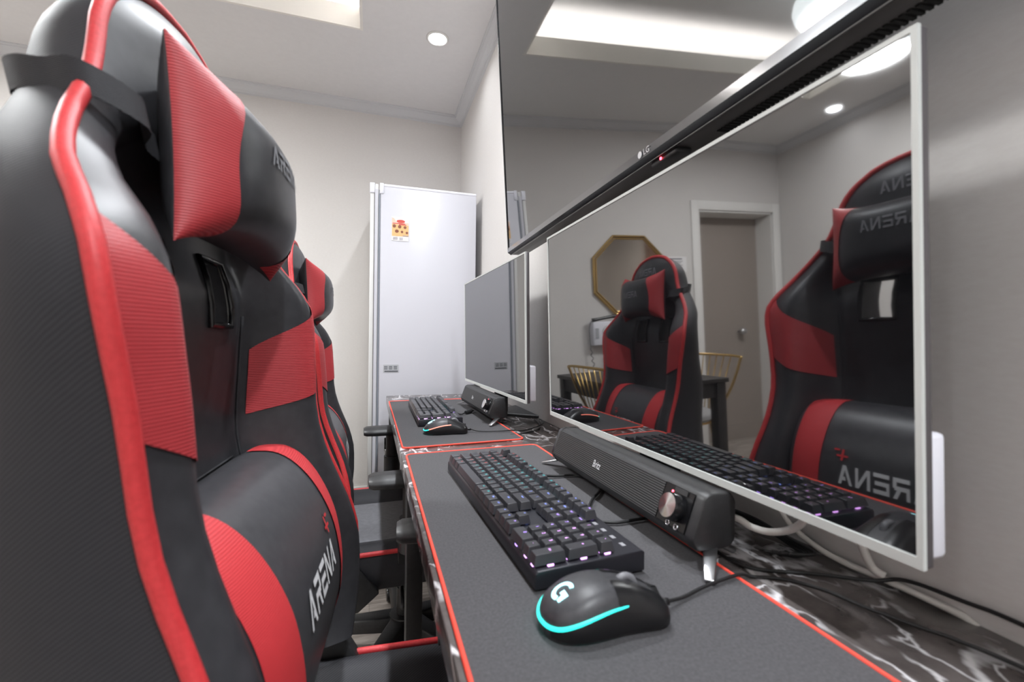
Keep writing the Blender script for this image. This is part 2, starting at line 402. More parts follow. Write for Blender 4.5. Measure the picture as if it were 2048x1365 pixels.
# ------------------------------------------------------------------ keyboards
U = .01905
KEYS = []
def row(x, y, items):
    for it in items:
        if isinstance(it, (int, float)): x += it; continue
        s, wd = it if isinstance(it, tuple) else (it, 1)
        KEYS.append((s, x, y, wd, 1)); x += wd
row(0, 0, ['Esc', 1, 'F1', 'F2', 'F3', 'F4', .5, 'F5', 'F6', 'F7', 'F8', .5, 'F9', 'F10', 'F11', 'F12', .25, 'Prt', 'Scr', 'Pau'])
row(0, 1.35, list('`1234567890-=')+[('Back', 2), .25, 'Ins', 'Hm', 'PgU', .25, 'Num', '/', '*', '-'])
row(0, 2.35, [('Tab', 1.5)]+list('QWERTYUIOP[]')+[('\\', 1.5), .25, 'Del', 'End', 'PgD', .25, '7', '8', '9'])
row(0, 3.35, [('Caps', 1.75)]+list("ASDFGHJKL;'")+[('Enter', 2.25), 3.5, '4', '5', '6'])
row(0, 4.35, [('Shift', 2.25)]+list('ZXCVBNM,./')+[('Shift', 2.75), 1.25, '^', 1.25, '1', '2', '3'])
row(0, 5.35, [('Ctrl', 1.25), ('Win', 1.25), ('Alt', 1.25), ('', 6.25), ('Alt', 1.25), ('Fn', 1.25), ('Mn', 1.25), ('Ctrl', 1.25), .25, '<', 'v', '>', .25, ('0', 2), '.'])
KEYS += [('+', 21.5, 2.35, 1, 2), ('Ent', 21.5, 4.35, 1, 2)]
KEYS = [(s, x-.0+(0 if x < 15 else 0), y, a, c) for s, x, y, a, c in KEYS]
def key_color(x):
    return 'red' if x < 4 else ('cyan' if x < 12.2 else ('blue' if x < 17 else ('violet' if x < 19.5 else 'pink')))
_keymesh = {}
def keycap(wd, hd, rowi):
    k = (wd, hd, rowi)
    if k in _keymesh: return _keymesh[k]
    a, c = wd*U/2-.0008, hd*U/2-.0008; ia, ic = a-.0024, c-.0022; h = .0098+[.0012, .0006, 0, 0, .0005, .0009][rowi]
    def ring(x, y, z, r, dy=0): return [(px, py+dy, z) for px, py in rounded([(-x, -y), (x, -y), (x, y), (-x, y)], r, 3)]
    m = MB().loft([ring(a, c, 0, .0009), ring(a-.0002, c-.0002, .0008, .0009), ring(ia, ic, h-.0004, .0012, .0006), ring(ia-.0005, ic-.0005, h, .0012, .0006)])
    o = m.build('key', key_m, smooth=True, angle=math.radians(24)); me = o.data
    bpy.data.objects.remove(o); _keymesh[k] = (me, h); return _keymesh[k]
def make_keyboard(loc, rz, label, legends=True):
    """local: +x toward the wall (away from the typist), +y to the typist's left; origin at case centre"""
    root = empty('keyboard', loc, rz, label, 'keyboard', 'backlit mechanical keyboards')
    L, Wd = .437, .129
    b = MB(); b.loft([[(-Wd/2, y, .002), (Wd/2, y, .002), (Wd/2, y, .022), (Wd/2-.004, y, .0245), (-Wd/2+.003, y, .0205), (-Wd/2, y, .0175)] for y in (-L/2, L/2)])
    b.build('case', kb_m, root, bevel=.0012)
    for x in (-.05, .05):
        for y in (-.19, .19): bx(x-.008, x+.008, y-.012, y+.012, 0, .003).build('rubber_foot', rubber, root)
    x0, y0 = Wd/2-.0075, L/2-.0035                      # top-left key corner
    tilt = math.atan2(.004, Wd)
    plate = MB(); plate.box(-Wd/2+.004, Wd/2-.006, -L/2+.003, L/2-.003, .0195, .0212, Matrix.Translation((0, 0, .0006)) @ Matrix.Rotation(-tilt, 4, 'Y'))
    plate.build('plate', plate_m, root)
    order = sorted(range(len(KEYS)), key=lambda i: -KEYS[i][1])       # numpad end is nearest the camera
    leds = {}
    rest = MB()
    for n, i in enumerate(order):
        s, kx, ky, wd, hd = KEYS[i]
        cy = y0-(kx+wd/2)*U; cx = x0-(ky+hd/2)*U
        rowi = min(5, int(ky+.01))
        z = .0247+(cx/Wd)*.004
        me, h = keycap(wd, hd, rowi)
        M = Matrix.Translation((cx, cy, z)) @ Matrix.Rotation(-tilt, 4, 'Y') @ Matrix.Rotation(-PI/2, 4, 'Z')
        if n < 100:
            o = bpy.data.objects.new('key', me); COL.objects.link(o); o.parent = root; o.matrix_local = M
            if legends and s:
                tv, tf = text_mb(s, .0058 if len(s) < 2 else (.0048 if len(s) < 3 else .0036))
                q = MB().add([(x, y+.0030, h+.0001) for x, y, _ in tv], tf)
                q.build('legend', LED[key_color(kx)], o)
        else:
            rest.add([M @ v.co for v in me.vertices], [tuple(p.vertices) for p in me.polygons])
        q = leds.setdefault(key_color(kx), MB())
        q.box(-.0022, .0022, .0046, .0074, -.0026, -.0004, M @ Matrix.Translation((0, -.0, 0)))
        if hd == 2 or kx > 18: q.box(-.0026, .0026, -hd*U/2+.0012, -hd*U/2+.0034, -.0026, -.0003, M)
        if kx+wd > 22.2: q.box(wd*U/2-.0030, wd*U/2-.0006, -.0032, .0032, -.0028, -.0001, M)
    r = rest.build('key', key_m, root, smooth=True, angle=math.radians(24)); tag(r, kind='stuff')
    for k, q in leds.items(): q.build('backlight', LED[k], root)
    b = MB()
    for k in range(4): b.box(x0-.011, x0-.006, y0-(18.6+k*1.05)*U-.004, y0-(18.6+k*1.05)*U+.004, .0240, .0245)
    b.build('indicator_mark', mat('indicator_grey', srgb(140, 140, 144), .5), root)
    return root
make_keyboard((.2135, .6365, MZ), math.radians(2.1), 'full-size black keyboard glowing violet at its near end, on mat nearest camera')
make_keyboard((.197, 1.525, MZ), math.radians(-.6), 'smaller-looking black keyboard on the far mat nearer the refrigerator', False)

# ------------------------------------------------------------------ mice
def make_mouse(loc, rz, label, red_side=False):
    """local +x is the cable end"""
    root = empty('computer_mouse', loc, rz, label, 'mouse', 'gaming mice on the mats')
    prof = [(-.0583, .0105, 0), (-.0577, .0135, 0), (-.056, .0165, 0), (-.050, .0228, .0285), (-.040, .0285, .0305), (-.025, .0350, .0310), (-.008, .0378, .0300), (.010, .0362, .0285), (.026, .0315, .0285), (.040, .0250, .0295), (.050, .0195, .0290), (.0565, .0145, .0265), (.058, .010, .024)]
    wt = [(-.0583, 0), (-.0577, .006), (-.056, .0125), (-.050, .0222), (-.040, .0285), (-.025, .0312), (-.008, .0302), (.010, .0282), (.026, .0284), (.040, .0292), (.050, .0275), (.0565, .0215), (.058, .017)]
    ht = [(p[0], p[1]) for p in prof]
    def pt(x, a, off=0):
        """a 0..1: from base on -y side over the top to base on +y"""
        wv = interp(wt, x)+off; hv = interp(ht, x)+off
        th = PI*a; c, s_ = math.cos(th), math.sin(th)
        y = -wv*math.copysign(abs(c)**.62, c); z = max(.0012, .002+hv*abs(s_)**.72)
        if z < .012: y *= .90+.10*(z/.012)
        return Vector((x, y, z))
    xs = [-.0583+.1163*(.5-.5*math.cos(PI*i/30)) for i in range(31)]
    MB().grid(31, 33, lambda i, j: pt(xs[i], j/32)).add([pt(xs[0], j/32) for j in range(33)], [tuple(range(33))]).add([pt(xs[-1], j/32) for j in range(33)], [tuple(range(33))[::-1]]).add(
        [(x, y, .0012) for x, y in [(-.055, -.012), (-.045, -.024), (.045, -.025), (.055, -.016), (.055, .016), (.045, .025), (-.045, .024), (-.055, .012)]], [tuple(range(8))]).build('body', mouse_m, root, smooth=True, angle=math.radians(60))
    for s in (0, 1):                                                     # button plates
        a0, a1 = (.13, .462) if s == 0 else (.538, .87)
        MB().grid(18, 11, lambda i, j: pt(.003+.0545*i/17, a0+(a1-a0)*j/10, .0007)).build('button', gloss_m, root, smooth=True)
    MB().tube([pt(.022, .5)+Vector((.0095*math.cos(k*2*PI/24), 0, -.0075+.0095*math.sin(k*2*PI/24))) for k in range(24)], .0035, 10, closed=True).build('scroll_wheel', rubber_w, root, smooth=True)
    for s in (-1, 1):
        def flank(i, j, s=s):
            t = i/30; x = -.0575+.112*t
            zt = min(.0250, .0108+.0150*smooth01(((x+.0583)/.070)**.526)) if x < .0117 else .0250
            z = .003+(zt-.0016-.003)*j/5; wv = interp(wt, x); hv = max(interp(ht, x), .0106)
            sn = min(1, max(0, (z-.002)/hv))**(1/.72)
            y = wv*max(0, 1-sn*sn)**.31
            if z < .012: y *= .90+.10*(z/.012)
            return Vector((x, s*(y+.0006), z))
        MB().grid(31, 6, flank).build('side_panel', flank_m, root, smooth=True)
    # light line along the flank, round the tail and up the other flank
    path = []
    for k in range(49):
        t = -1+2*k/48; s_ = abs(t)
        x = -.0583+.070*s_**1.9
        zz = .0105+.0150*smooth01((s_-.10)/.9)
        wv = interp(wt, x); hv = max(interp(ht, x), .0106)
        sn = min(1, max(0, (zz-.002)/hv))**(1/.72)
        path.append(Vector((x-.0004*(1-s_), math.copysign(wv*max(0, 1-sn*sn)**.31+.0004, t) if s_ > .01 else 0, zz)))
    path = catmull(path[::3], 4)
    n = len(path)
    rad = lambda t: .0017*(.35+.65*math.sin(PI*min(1, max(0, t)))**.5)
    if red_side:
        k = int(n*.30)
        MB().tube(path[:k+1], .0013, 8).build('light_line', glow_red, root, smooth=True); MB().tube(path[k:], .0013, 8).build('light_line', glow_cyan, root, smooth=True)
    else:
        MB().tube(path, rad, 8).build('light_line', glow_cyan, root, smooth=True)
    # logo: open ring and a square hook on the hump
    def top(x, y):
        for it in range(60):
            pass
        wv = interp(wt, x); c = min(.999, (abs(y)/wv)**(1/.62)); hv = interp(ht, x)
        return Vector((x, y, .0024+hv*(1-c*c)**.36+.0003))
    def flat(poly): return [top(-.0385+px, py) for px, py in poly]
    lg = MB(); R1, R0 = .0096, .0060
    for k in range(18):                                                  # letter right = -y, letter up = +x
        a0, a1 = (math.radians(62+k_*13.2) for k_ in (k, k+1))
        lg.add(flat([(r*math.sin(a_), -r*math.cos(a_)) for r, a_ in ((R0, a0), (R1, a0), (R1, a1), (R0, a1))]), [(0, 1, 2, 3)])
    for q in ([(.0015, -.0005), (.0015, -.0096), (-.0028, -.0096), (-.0028, -.0005)], [(-.0028, -.0045), (-.0028, -.0096), (-.0075, -.0096), (-.0075, -.0058)]):
        lg.add(flat(q), [(0, 1, 2, 3)])
    lg.build('logo', glow_logo, root)
    MB().tube([(.056, 0, .0075), (.064, 0, .0075), (.068, 0, .007)], .0032, 10).build('cable_relief', rubber, root, smooth=True)
    return root
mouse_m = noisy('mouse_black', srgb(52, 52, 55), srgb(60, 60, 63), 200, .42, .08, 900, .0003)
gloss_m = mat('mouse_button_black', srgb(20, 20, 22), .3)
flank_m = mat('mouse_flank_black', srgb(16, 16, 18), .5)
rubber_w = mat('wheel_rubber', srgb(110, 110, 114), .4)
make_mouse((.200, .3585, MZ), math.radians(-2), 'black gaming mouse with glowing cyan line and logo beside nearest keyboard')
make_mouse((.193, 1.208, MZ), math.radians(-4), 'black gaming mouse with red and green light line on the far mat', True)

# ------------------------------------------------------------------ soundbars
def make_bar(loc, rz, label):
    """local: length along y (centre 0), front face toward -x, origin on the desk top"""
    root = empty('soundbar', loc, rz, label, 'speaker', 'black soundbars under the monitors')
    sec = [(-.024, .017), (.020, .017), (.028, .024), (.029, .070), (.022, .0795), (-.006, .080), (-.014, .076), (-.031, .030)]
    L = .205
    def body(y0, y1): return [[(x, y, z) for x, z in rounded(sec, .004, 3)] for y in (y0, y1)]
    MB().loft(body(-L+.012, L-.012)).build('cabinet', plastic, root, smooth=True, angle=math.radians(35))
    for s in (-1, 1):
        rs = []
        for y, k in ((L-.013, 1.02), (L-.003, 1.015), (L-.0008, .985), (L, .95)):
            rs.append([(x*k, s*y, .05+(z-.05)*k) for x, z in rounded(sec, .004, 3)])
        MB().loft(rs).build('end_cap', plastic if s < 0 else gloss_b, root, smooth=True, angle=math.radians(50))
    # grille on the sloped front
    p0, p1 = Vector((-.0312, 0, .0315)), Vector((-.0145, 0, .0755))
    n = Vector((-(p1.z-p0.z), 0, p1.x-p0.x)).normalized()
    fy0, fy1 = -L+.066, L-.016
    def fp(y, t, o): q = p0.lerp(p1, t)+n*o; return Vector((q.x, y, q.z))
    b = MB()
    b.loft([[fp(y, .0, 0), fp(y, .02, .0022), fp(y, .98, .0022), fp(y, 1, 0)] for y in (fy0, fy1)])
    b.build('grille', mesh_m, root)
    b = MB(); b.loft([[fp(y, .0, .0), fp(y, .02, .0015), fp(y, .98, .0015), fp(y, 1, 0)] for y in (-L+.014, fy0-.001)]); b.build('control_panel', gloss_b, root)
    tv, tf = text_mb('Britz', .017)
    MB().add([fp(.026-x*.72, .46+y/.049*1.0, .0028) for x, y, _ in tv], tf).build('logo', logo_w, root)
    yc = -L+.036
    M = Matrix.Translation(fp(yc, .50, .0015)) @ n.to_track_quat('Z', 'Y').to_matrix().to_4x4()
    k = MB().lathe([(.0162, 0), (.0162, .012), (.0150, .0145), (.001, .0145)], 28, M).build('knob', gloss_b, root, smooth=True, angle=math.radians(40))
    MB().lathe([(.0142, .0146), (.0142, .0148), (.001, .0160)], 28, M).build('knob_face', chrome, k)
    b = MB(); q = [fp(yc-.012, .86, .0015), fp(yc+.010, .86, .0015), fp(yc+.010, .985, .0015), fp(yc-.012, .985, .0015)]
    b.add(q+[v+n*.0016 for v in q], [(0, 1, 2, 3), (4, 5, 6, 7), (0, 1, 5, 4), (1, 2, 6, 5), (2, 3, 7, 6), (3, 0, 4, 7)]); b.build('power_button', plastic, root)
    MB().lathe([(.0013, 0), (.0013, .001), (.0002, .0014)], 10, Matrix.Translation(fp(yc+.014, .84, .0014)) @ n.to_track_quat('Z', 'Y').to_matrix().to_4x4()).build('power_led', ir_red, root)
    for dy in (.007, -.008):
        Mj = Matrix.Translation(fp(yc+dy, .07, .0013)) @ n.to_track_quat('Z', 'Y').to_matrix().to_4x4()
        MB().tube([Mj @ Vector((.0030*math.cos(k*PI/8), .0030*math.sin(k*PI/8), .0005)) for k in range(16)], .0009, 6, closed=True).build('audio_jack', chrome, root, smooth=True)
    for s in (-1, 1):                                                  # splayed metal legs
        a = Vector((.002, s*(L-.010), .019)); t_ = Vector((-.036, s*(L+.032), .0032))
        d = (t_-a).normalized(); sd = d.cross(Vector((0, 0, 1))).normalized(); up = sd.cross(d)
        rings = []
        for k, (wd, th) in ((0, (.0080, .004)), (.5, (.0068, .0038)), (1, (.0050, .0028))):
            c = a.lerp(t_, k); rings.append([c+sd*wd+up*th*.5, c-sd*wd+up*th*.5, c-sd*wd-up*th*.5, c+sd*wd-up*th*.5])
        MB().loft(rings).build('leg', brushed, root, bevel=.0012)
        t2 = Vector((.045, s*(L-.02), .0015)); a2 = Vector((.012, s*(L-.022), .019))
        MB().tube([a2, t2], .0035, 8).build('rear_leg', brushed, root, smooth=True)
    return root
make_bar((.372, .617, MZ), 0, 'black soundbar with round knob under the largest nearest monitor')
make_bar((.363, 1.500, MZ), math.radians(1.0), 'black soundbar under the smaller-looking far monitor')

# ------------------------------------------------------------------ monitors
def make_monitor(corner_lo, yaw, lean, width, height, label, stand_y):
    """origin on the desk under the panel; panel plane leans so that its foot is nearer the wall"""
    root = empty('monitor', (corner_lo[0], corner_lo[1], DZT), 0, label, 'monitor', 'white framed monitors over the desk')
    M = Matrix.Translation((0, 0, corner_lo[2]-DZT)) @ Matrix.Rotation(yaw, 4, 'Z') @ Matrix.Rotation(-lean, 4, 'Y')
    # panel local: x depth (front face x=0, behind +x), y 0..width, z 0..height
    e, eb, th = .0045, .0088, .0125
    b = MB()
    def ringbox(x0, x1):
        for (y0, y1, z0, z1) in ((0, width, 0, eb), (0, width, height-e, height), (0, e, eb, height-e), (width-e, width, eb, height-e)):
            b.box(x0, x1, y0, y1, z0, z1, M)
    ringbox(0, .004)
    b.build('front_frame', silver, root)
    bx(.004, .0042+.0085, .0003, width-.0003, .0003, height-.0003).build('edge_band', dark_edge, root, bevel=.0015).data.transform(M)
    o = MB().box(.0012, .0040, e*.9, width-e*.9, eb*.95, height-e*.95, M).build('screen', screen_m, root)
    o = bx(.0127, .031, .002, width-.012, .004, .100).build('rear_housing', white_p, root, bevel=.004); o.data.transform(M)
    # stand
    yb = stand_y
    ms = MB(); ms.box(.030, .058, yb-.035, yb+.035, -.074, .17, M)
    ms.build('stand_neck', plastic, root, bevel=.003)
    return root
def stand_base(root, x0, x1, y0, y1):
    lx, ly, lz = root.location
    pts = [(x0, (y0+y1)/2-.05), (x0+.03, (y0+y1)/2-.06), (x1, y0), (x1, y1), (x0+.03, (y0+y1)/2+.06), (x0, (y0+y1)/2+.05)]
    MB().prism([(x-lx, y-ly) for x, y in pts], .0005, .011).build('stand_base', plastic, root, bevel=.003)
m1 = make_monitor((.3905, .2235, .783), 0, math.radians(1.85), .725, .4035, 'large silver framed monitor nearest the camera reflecting the room', .38)
stand_base(m1, .428, .522, .575, .70)
m2 = make_monitor((.3886, 1.113, .785), math.radians(1.35), math.radians(1.0), .722, .402, 'silver framed monitor farther along the desk, by the refrigerator', .36)
stand_base(m2, .415, .525, 1.37, 1.62)

# ------------------------------------------------------------------ television
TY, TT, TR = math.radians(.16), math.radians(3.22), math.radians(-.871)
TM = Matrix.Translation((.3936, 1.3039, 1.2199)) @ Matrix.Rotation(-TY, 4, 'Z') @ Matrix.Rotation(-TT, 4, 'Y') @ Matrix.Rotation(TR, 4, 'X')
# local: x depth into the wall, y negative toward the camera (0 = far edge), z up from the lower screen edge
tv = empty('television', (.44, .6, 1.2), 0, 'huge wall-mounted black television tilted down above both monitors', 'television')
TL, TH = 1.46, .83
TI = Matrix.Translation((-.44, -.6, -1.2)) @ TM
def tvbox(*a): return MB().box(*a, TI)
tvbox(.0006, .004, -TL+.008, -.006, .0125, TH-.008).build('screen', screen_m, tv)
b = MB(); b.loft([[TI @ Vector((x, y, z)) for x, z in ((-.0012, .0130), (-.0020, .0), (.004, -.002), (.006, .0130))] for y in (-TL, 0)])
b.build('lower_strip', strip_m, tv)
b = MB(); b.loft([[TI @ Vector((x, y, z)) for x, z in ((-.0019, -.0002), (.0071, -.0065), (.012, -.0065), (.012, 0))] for y in (-TL, 0)])
b.build('lower_bezel', gloss_b, tv)
b = MB(); b.box(-.0015, .010, -.006, 0, .0, TH, TI); b.box(-.0015, .010, -TL, -TL+.008, 0, TH, TI); b.box(-.0015, .010, -TL, 0, TH-.008, TH, TI)
b.build('side_bezel', gloss_b, tv)
tvs = mat('tv_back_plastic', srgb(58, 55, 55), .45)
b = MB(); b.loft([[TI @ Vector((x, y, z)) for x, z in ((.0078, -.0064), (.030, -.0070), (.060, -.003), (.060, .30), (.03, TH-.01), (.010, TH-.004))] for y in (-TL+.003, -.003)])
b.build('back_housing', tvs, tv, bevel=.001)
b = MB(); b.box(.0070, .0082, -TL, -.001, -.0074, -.0065, TI); b.build('edge_line', mat('edge_line_grey', srgb(110, 108, 106), .6), tv)
b = MB()
for k in range(56):
    y = -.83-k*.0062; b.box(.036, .054, y, y+.0034, -.0076, -.003, TI)
b.build('vent', mat('vent_black', (.004, .004, .004), .9), tv)
b = MB(); b.box(.012, .040, -.775, -.715, -.0145, -.0058, TI); r_ = b.build('remote_sensor', plastic, tv, bevel=.003)
MB().lathe([(.0022, 0), (.0022, .001), (.0002, .002)], 10, TI @ Matrix.Translation((.0110, -.742, -.0105)) @ Matrix.Rotation(-PI/2, 4, 'Y')).build('sensor_led', ir_red, r_)
tvt, tff = text_mb('LG', .013)
b = MB().add([TI @ Vector((-.0032, -.727-x, .0066+y)) for x, y, _ in tvt], tff)
b.add([TI @ Vector((-.0032, -.710+.0052*math.cos(k*PI/12), .0066+.0052*math.sin(k*PI/12))) for k in range(24)], [tuple(range(24))])
b.build('logo', logo_w, tv)
b = MB(); b.box(.060, .075, -.95, -.50, .25, .60, TI); b.box(.075, .12, -.80, -.65, .3, .5, TI)
b.build('wall_bracket', plastic, tv)

# ------------------------------------------------------------------ refrigerator
FX0, FX1, FY0, FY1, FH = .030, .497, 2.214, 2.79, 1.695
fr = empty('refrigerator', ((FX0+FX1)/2, (FY0+FY1)/2, 0), 0, 'tall white refrigerator standing sideways in the far corner', 'refrigerator')
sh = ((FX0+FX1)/2, (FY0+FY1)/2, 0)
bx(FX0, FX1, FY0, FY1, .03, FH-.012).build('cabinet', fridge_m, fr, shift=sh, bevel=.004)
b = MB(); b.box(FX0, FX1+.001, FY0-.001, FY1, FH-.016, FH)
b.build('top_cover', white_p, fr, shift=sh, bevel=.006)
b = MB(); b.box(FX0-.002, FX0+.016, FY0-.003, FY0+.05, FH-.05, FH+.002); b.build('hinge_cover', white_p, fr, shift=sh, bevel=.003)
bx(FX0-.008, FX0, FY0+.004, FY1-.004, .05, FH-.03).build('gasket', grey_strip, fr, shift=sh)
dr = MB(); dr.box(FX0-.045, FX0-.008, FY0, FY1, .05, FH-.004)
dr = dr.build('door', lgrey, fr, shift=sh, bevel=.004)
bx(FX0-.024, FX0-.010, FY0-.0025, FY0+.001, .05, FH-.03).build('edge_strip', fridge_m, dr, shift=sh)
bx(FX0-.027, FX0-.024, FY0-.003, FY0+.001, .05, FH-.004).build('door_seam', dark_edge, dr, shift=sh)
bx(FX0-.047, FX0-.024, FY0-.004, FY0+.03, FH-.05, FH-.001).build('door_cap', white_p, dr, shift=sh, bevel=.003)
bx(FX0-.006, FX0-.001, FY0-.002, FY0+.004, .05, FH-.05).build('gasket_line', mat('slate_strip', srgb(128, 134, 144), .5), fr, shift=sh)
b = MB()
for x in (FX0+.03, FX1-.05):
    for y in (FY0+.04, FY1-.06): b.box(x, x+.03, y, y+.03, 0, .03)
b.build('foot', plastic, fr, shift=sh)
b = MB(); b.box(.052, .122, FY0-.0012, FY0, .795, .832); st = b.build('rating_label', mat('label_grey', srgb(176, 178, 182), .4), fr, shift=sh)
b = MB()
for k in range(3):
    for j in range(3):
        b.box(.056+j*.022, .056+j*.022+.016, FY0-.0015, FY0-.001, .822-k*.006, .825-k*.006)
b.box(.058, .120, FY0-.0015, FY0-.001, .798, .803); b.build('label_print', mat('label_dark', srgb(70, 72, 76), .5), st, shift=sh)
# flyer stuck on the side
fl = empty('flyer', (.124, FY0, 1.485), 0, 'small orange food flyer stuck on the refrigerator side', 'flyer')
fy = -.0012
bx(-.040, .040, fy-.0004, 0, -.058, .056).build('sheet', paper, fl)
def fq(poly, m, nm, o=.0007):
    MB().add([(x, fy-o, z) for x, z in poly], [tuple(range(len(poly)))]).build(nm, m, fl)
fq([(-.039, -.036), (.039, -.036), (.039, .018), (-.039, .022)], mat('flyer_tan', srgb(226, 184, 128), .7), 'tan_panel')
fq([(-.039, .022), (.039, .012), (.039, .030), (-.015, .030), (-.030, .050), (-.039, .052)], mat('flyer_peach', srgb(232, 200, 180), .7), 'peach_panel', .0006)
b = MB()
for cx, cz, rx, rz in [(-.028, .012, .008, .008), (-.003, .010, .008, .008), (.022, .008, .007, .007), (-.016, -.012, .009, .008), (.008, -.014, .006, .006), (.031, -.017, .006, .006)]:
    b.add([(cx+rx*math.cos(k*PI/8), fy-.001, cz+rz*math.sin(k*PI/8)) for k in range(16)], [tuple(range(16))])
b.build('dish_picture', mat('flyer_brown', srgb(138, 84, 66), .7), fl)
b = MB()
b.add([(.002+.020*math.cos(k*PI/8), fy-.001, .036+.008*math.sin(k*PI/8)) for k in range(16)], [tuple(range(16))])
b.box(-.036, .022, fy-.0011, fy-.0009, .023, .027); b.box(-.006, .028, fy-.0011, fy-.0009, .018, .022)
b.build('red_picture', mat('flyer_red', srgb(206, 84, 76), .7), fl)
b = MB()
for k in range(5): b.box(-.034, -.012, fy-.0011, fy-.0009, -.042-k*.0028, -.041-k*.0028); b.box(-.004, .012, fy-.0011, fy-.0009, -.042-k*.0028, -.041-k*.0028)
b.box(.012, .038, fy-.0012, fy-.0009, -.0345, -.031)
b.build('small_print', mat('flyer_grey', srgb(150, 146, 158), .7), fl)
lt = empty('door_latch', (.068, FY0, .45), 0, 'small chrome and black latch on the low refrigerator side beside the desk end', 'latch')
bx(-.008, .010, -.012, 0, -.03, .035).build('latch_body', gloss_b, lt, bevel=.003)
bx(-.006, .006, -.014, -.006, -.22, -.02).build('latch_strip', brushed, lt, bevel=.002)

# ------------------------------------------------------------------ gaming chairs
Wt = [(.44, .21), (.50, .25), (.56, .262), (.62, .252), (.68, .240), (.74, .237), (.80, .240), (.86, .248), (.90, .256), (.933, .258), (.958, .249), (.992, .226), (1.027, .197), (1.071, .160), (1.10, .146), (1.147, .129), (1.175, .106), (1.193, .074), (1.203, .038), (1.207, 0)]
Xt = [(.44, -.05), (.50, -.044), (.54, -.044), (.58, -.046), (.64, -.061), (.69, -.081), (.74, -.099), (.78, -.108), (.86, -.114), (.935, -.122), (.965, -.136), (1.0, -.160), (1.045, -.178), (1.12, -.190), (1.16, -.193), (1.207, -.197)]
Dt = [(.44, .085), (.5, .10), (.6, .105), (.7, .09), (.8, .078), (.9, .066), (.97, .052), (1.03, .024), (1.07, 0), (1.207, 0)]
Bt = [(1.02, 0), (1.09, .026), (1.16, .026), (1.195, .012), (1.207, 0)]
Tt = [(.44, .20), (.55, .23), (.70, .20), (.85, .15), (.95, .122), (1.05, .095), (1.12, .085), (1.16, .072), (1.19, .045), (1.202, .020), (1.207, 0)]
UI = .55
def yi_of(z): return min(.14, .62*interp(Wt, z))
def fx(y, z):
    w_ = interp(Wt, z); yi = yi_of(z); s = abs(y); D = interp(Dt, z)
    q = (s-yi)/max(w_-yi, 1e-6)
    x = interp(Xt, z)
    if q <= 0: x -= D
    else:
        x += -D*(1-smooth01(q/.62))+.014*min(1, D/.05)*math.sin(PI*min(q, 1))
    x += interp(Bt, z)*(1-min(1, (s/max(w_, 1e-6))**2))
    return x
def fpnt(y, z, off=0):
    p = Vector((fx(y, z), y, z))
    if off:
        e = .004
        n = Vector((1, -(fx(y+e, z)-fx(y-e, z))/(2*e), -(fx(y, z+e)-fx(y, z-e))/(2*e)))
        n.normalize(); p += n*off
    return p
def bxf(y, z):
    w_ = max(interp(Wt, z), 1e-6); return interp(Xt, z)-interp(Tt, z)*max(0, 1-(min(1, abs(y)/w_))**3.2)**.5
ARENA = {'A': [[(0, 0), (.2, 0), (.62, 1), (.42, 1)], [(.78, 0), (1, 0), (.66, 1), (.42, 1)], [(.44, .18), (.84, .18), (.80, .34), (.50, .34)]],
         'R': [[(0, 0), (.2, 0), (.2, .62), (0, .62)], [(0, .82), (.95, .82), (1, 1), (.0, 1)], [(.78, .45), (1, .5), (1, .86), (.78, .86)], [(.1, .42), (.9, .42), (.9, .6), (.1, .6)], [(.45, .45), (.7, .45), (1, 0), (.76, 0)]],
         'E': [[(0, .82), (1, .82), (1, 1), (0, 1)], [(.0, .42), (.9, .42), (.9, .58), (0, .58)], [(0, 0), (1, 0), (1, .18), (0, .18)], [(0, .0), (.18, .0), (.18, .5), (0, .5)]],
         'N': [[(0, 0), (.2, 0), (.2, 1), (0, 1)], [(.8, 0), (1, 0), (1, 1), (.8, 1)], [(0, 1), (.24, 1), (1, 0), (.76, 0)]]}
def logo_mb(fn, y0, y1, z0, z1):
    b = MB(); n = 5; pitch = (y1-y0)/n; wl = pitch*.82
    for k, ch in enumerate('ARENA'):
        for q in ARENA[ch]:
            pts = []
            for (x, y) in q: pts.append(fn(y0+k*pitch+x*wl+.10*pitch*y, z0+(z1-z0)*y))
            b.add(pts, [(0, 1, 2, 3)])
    return b
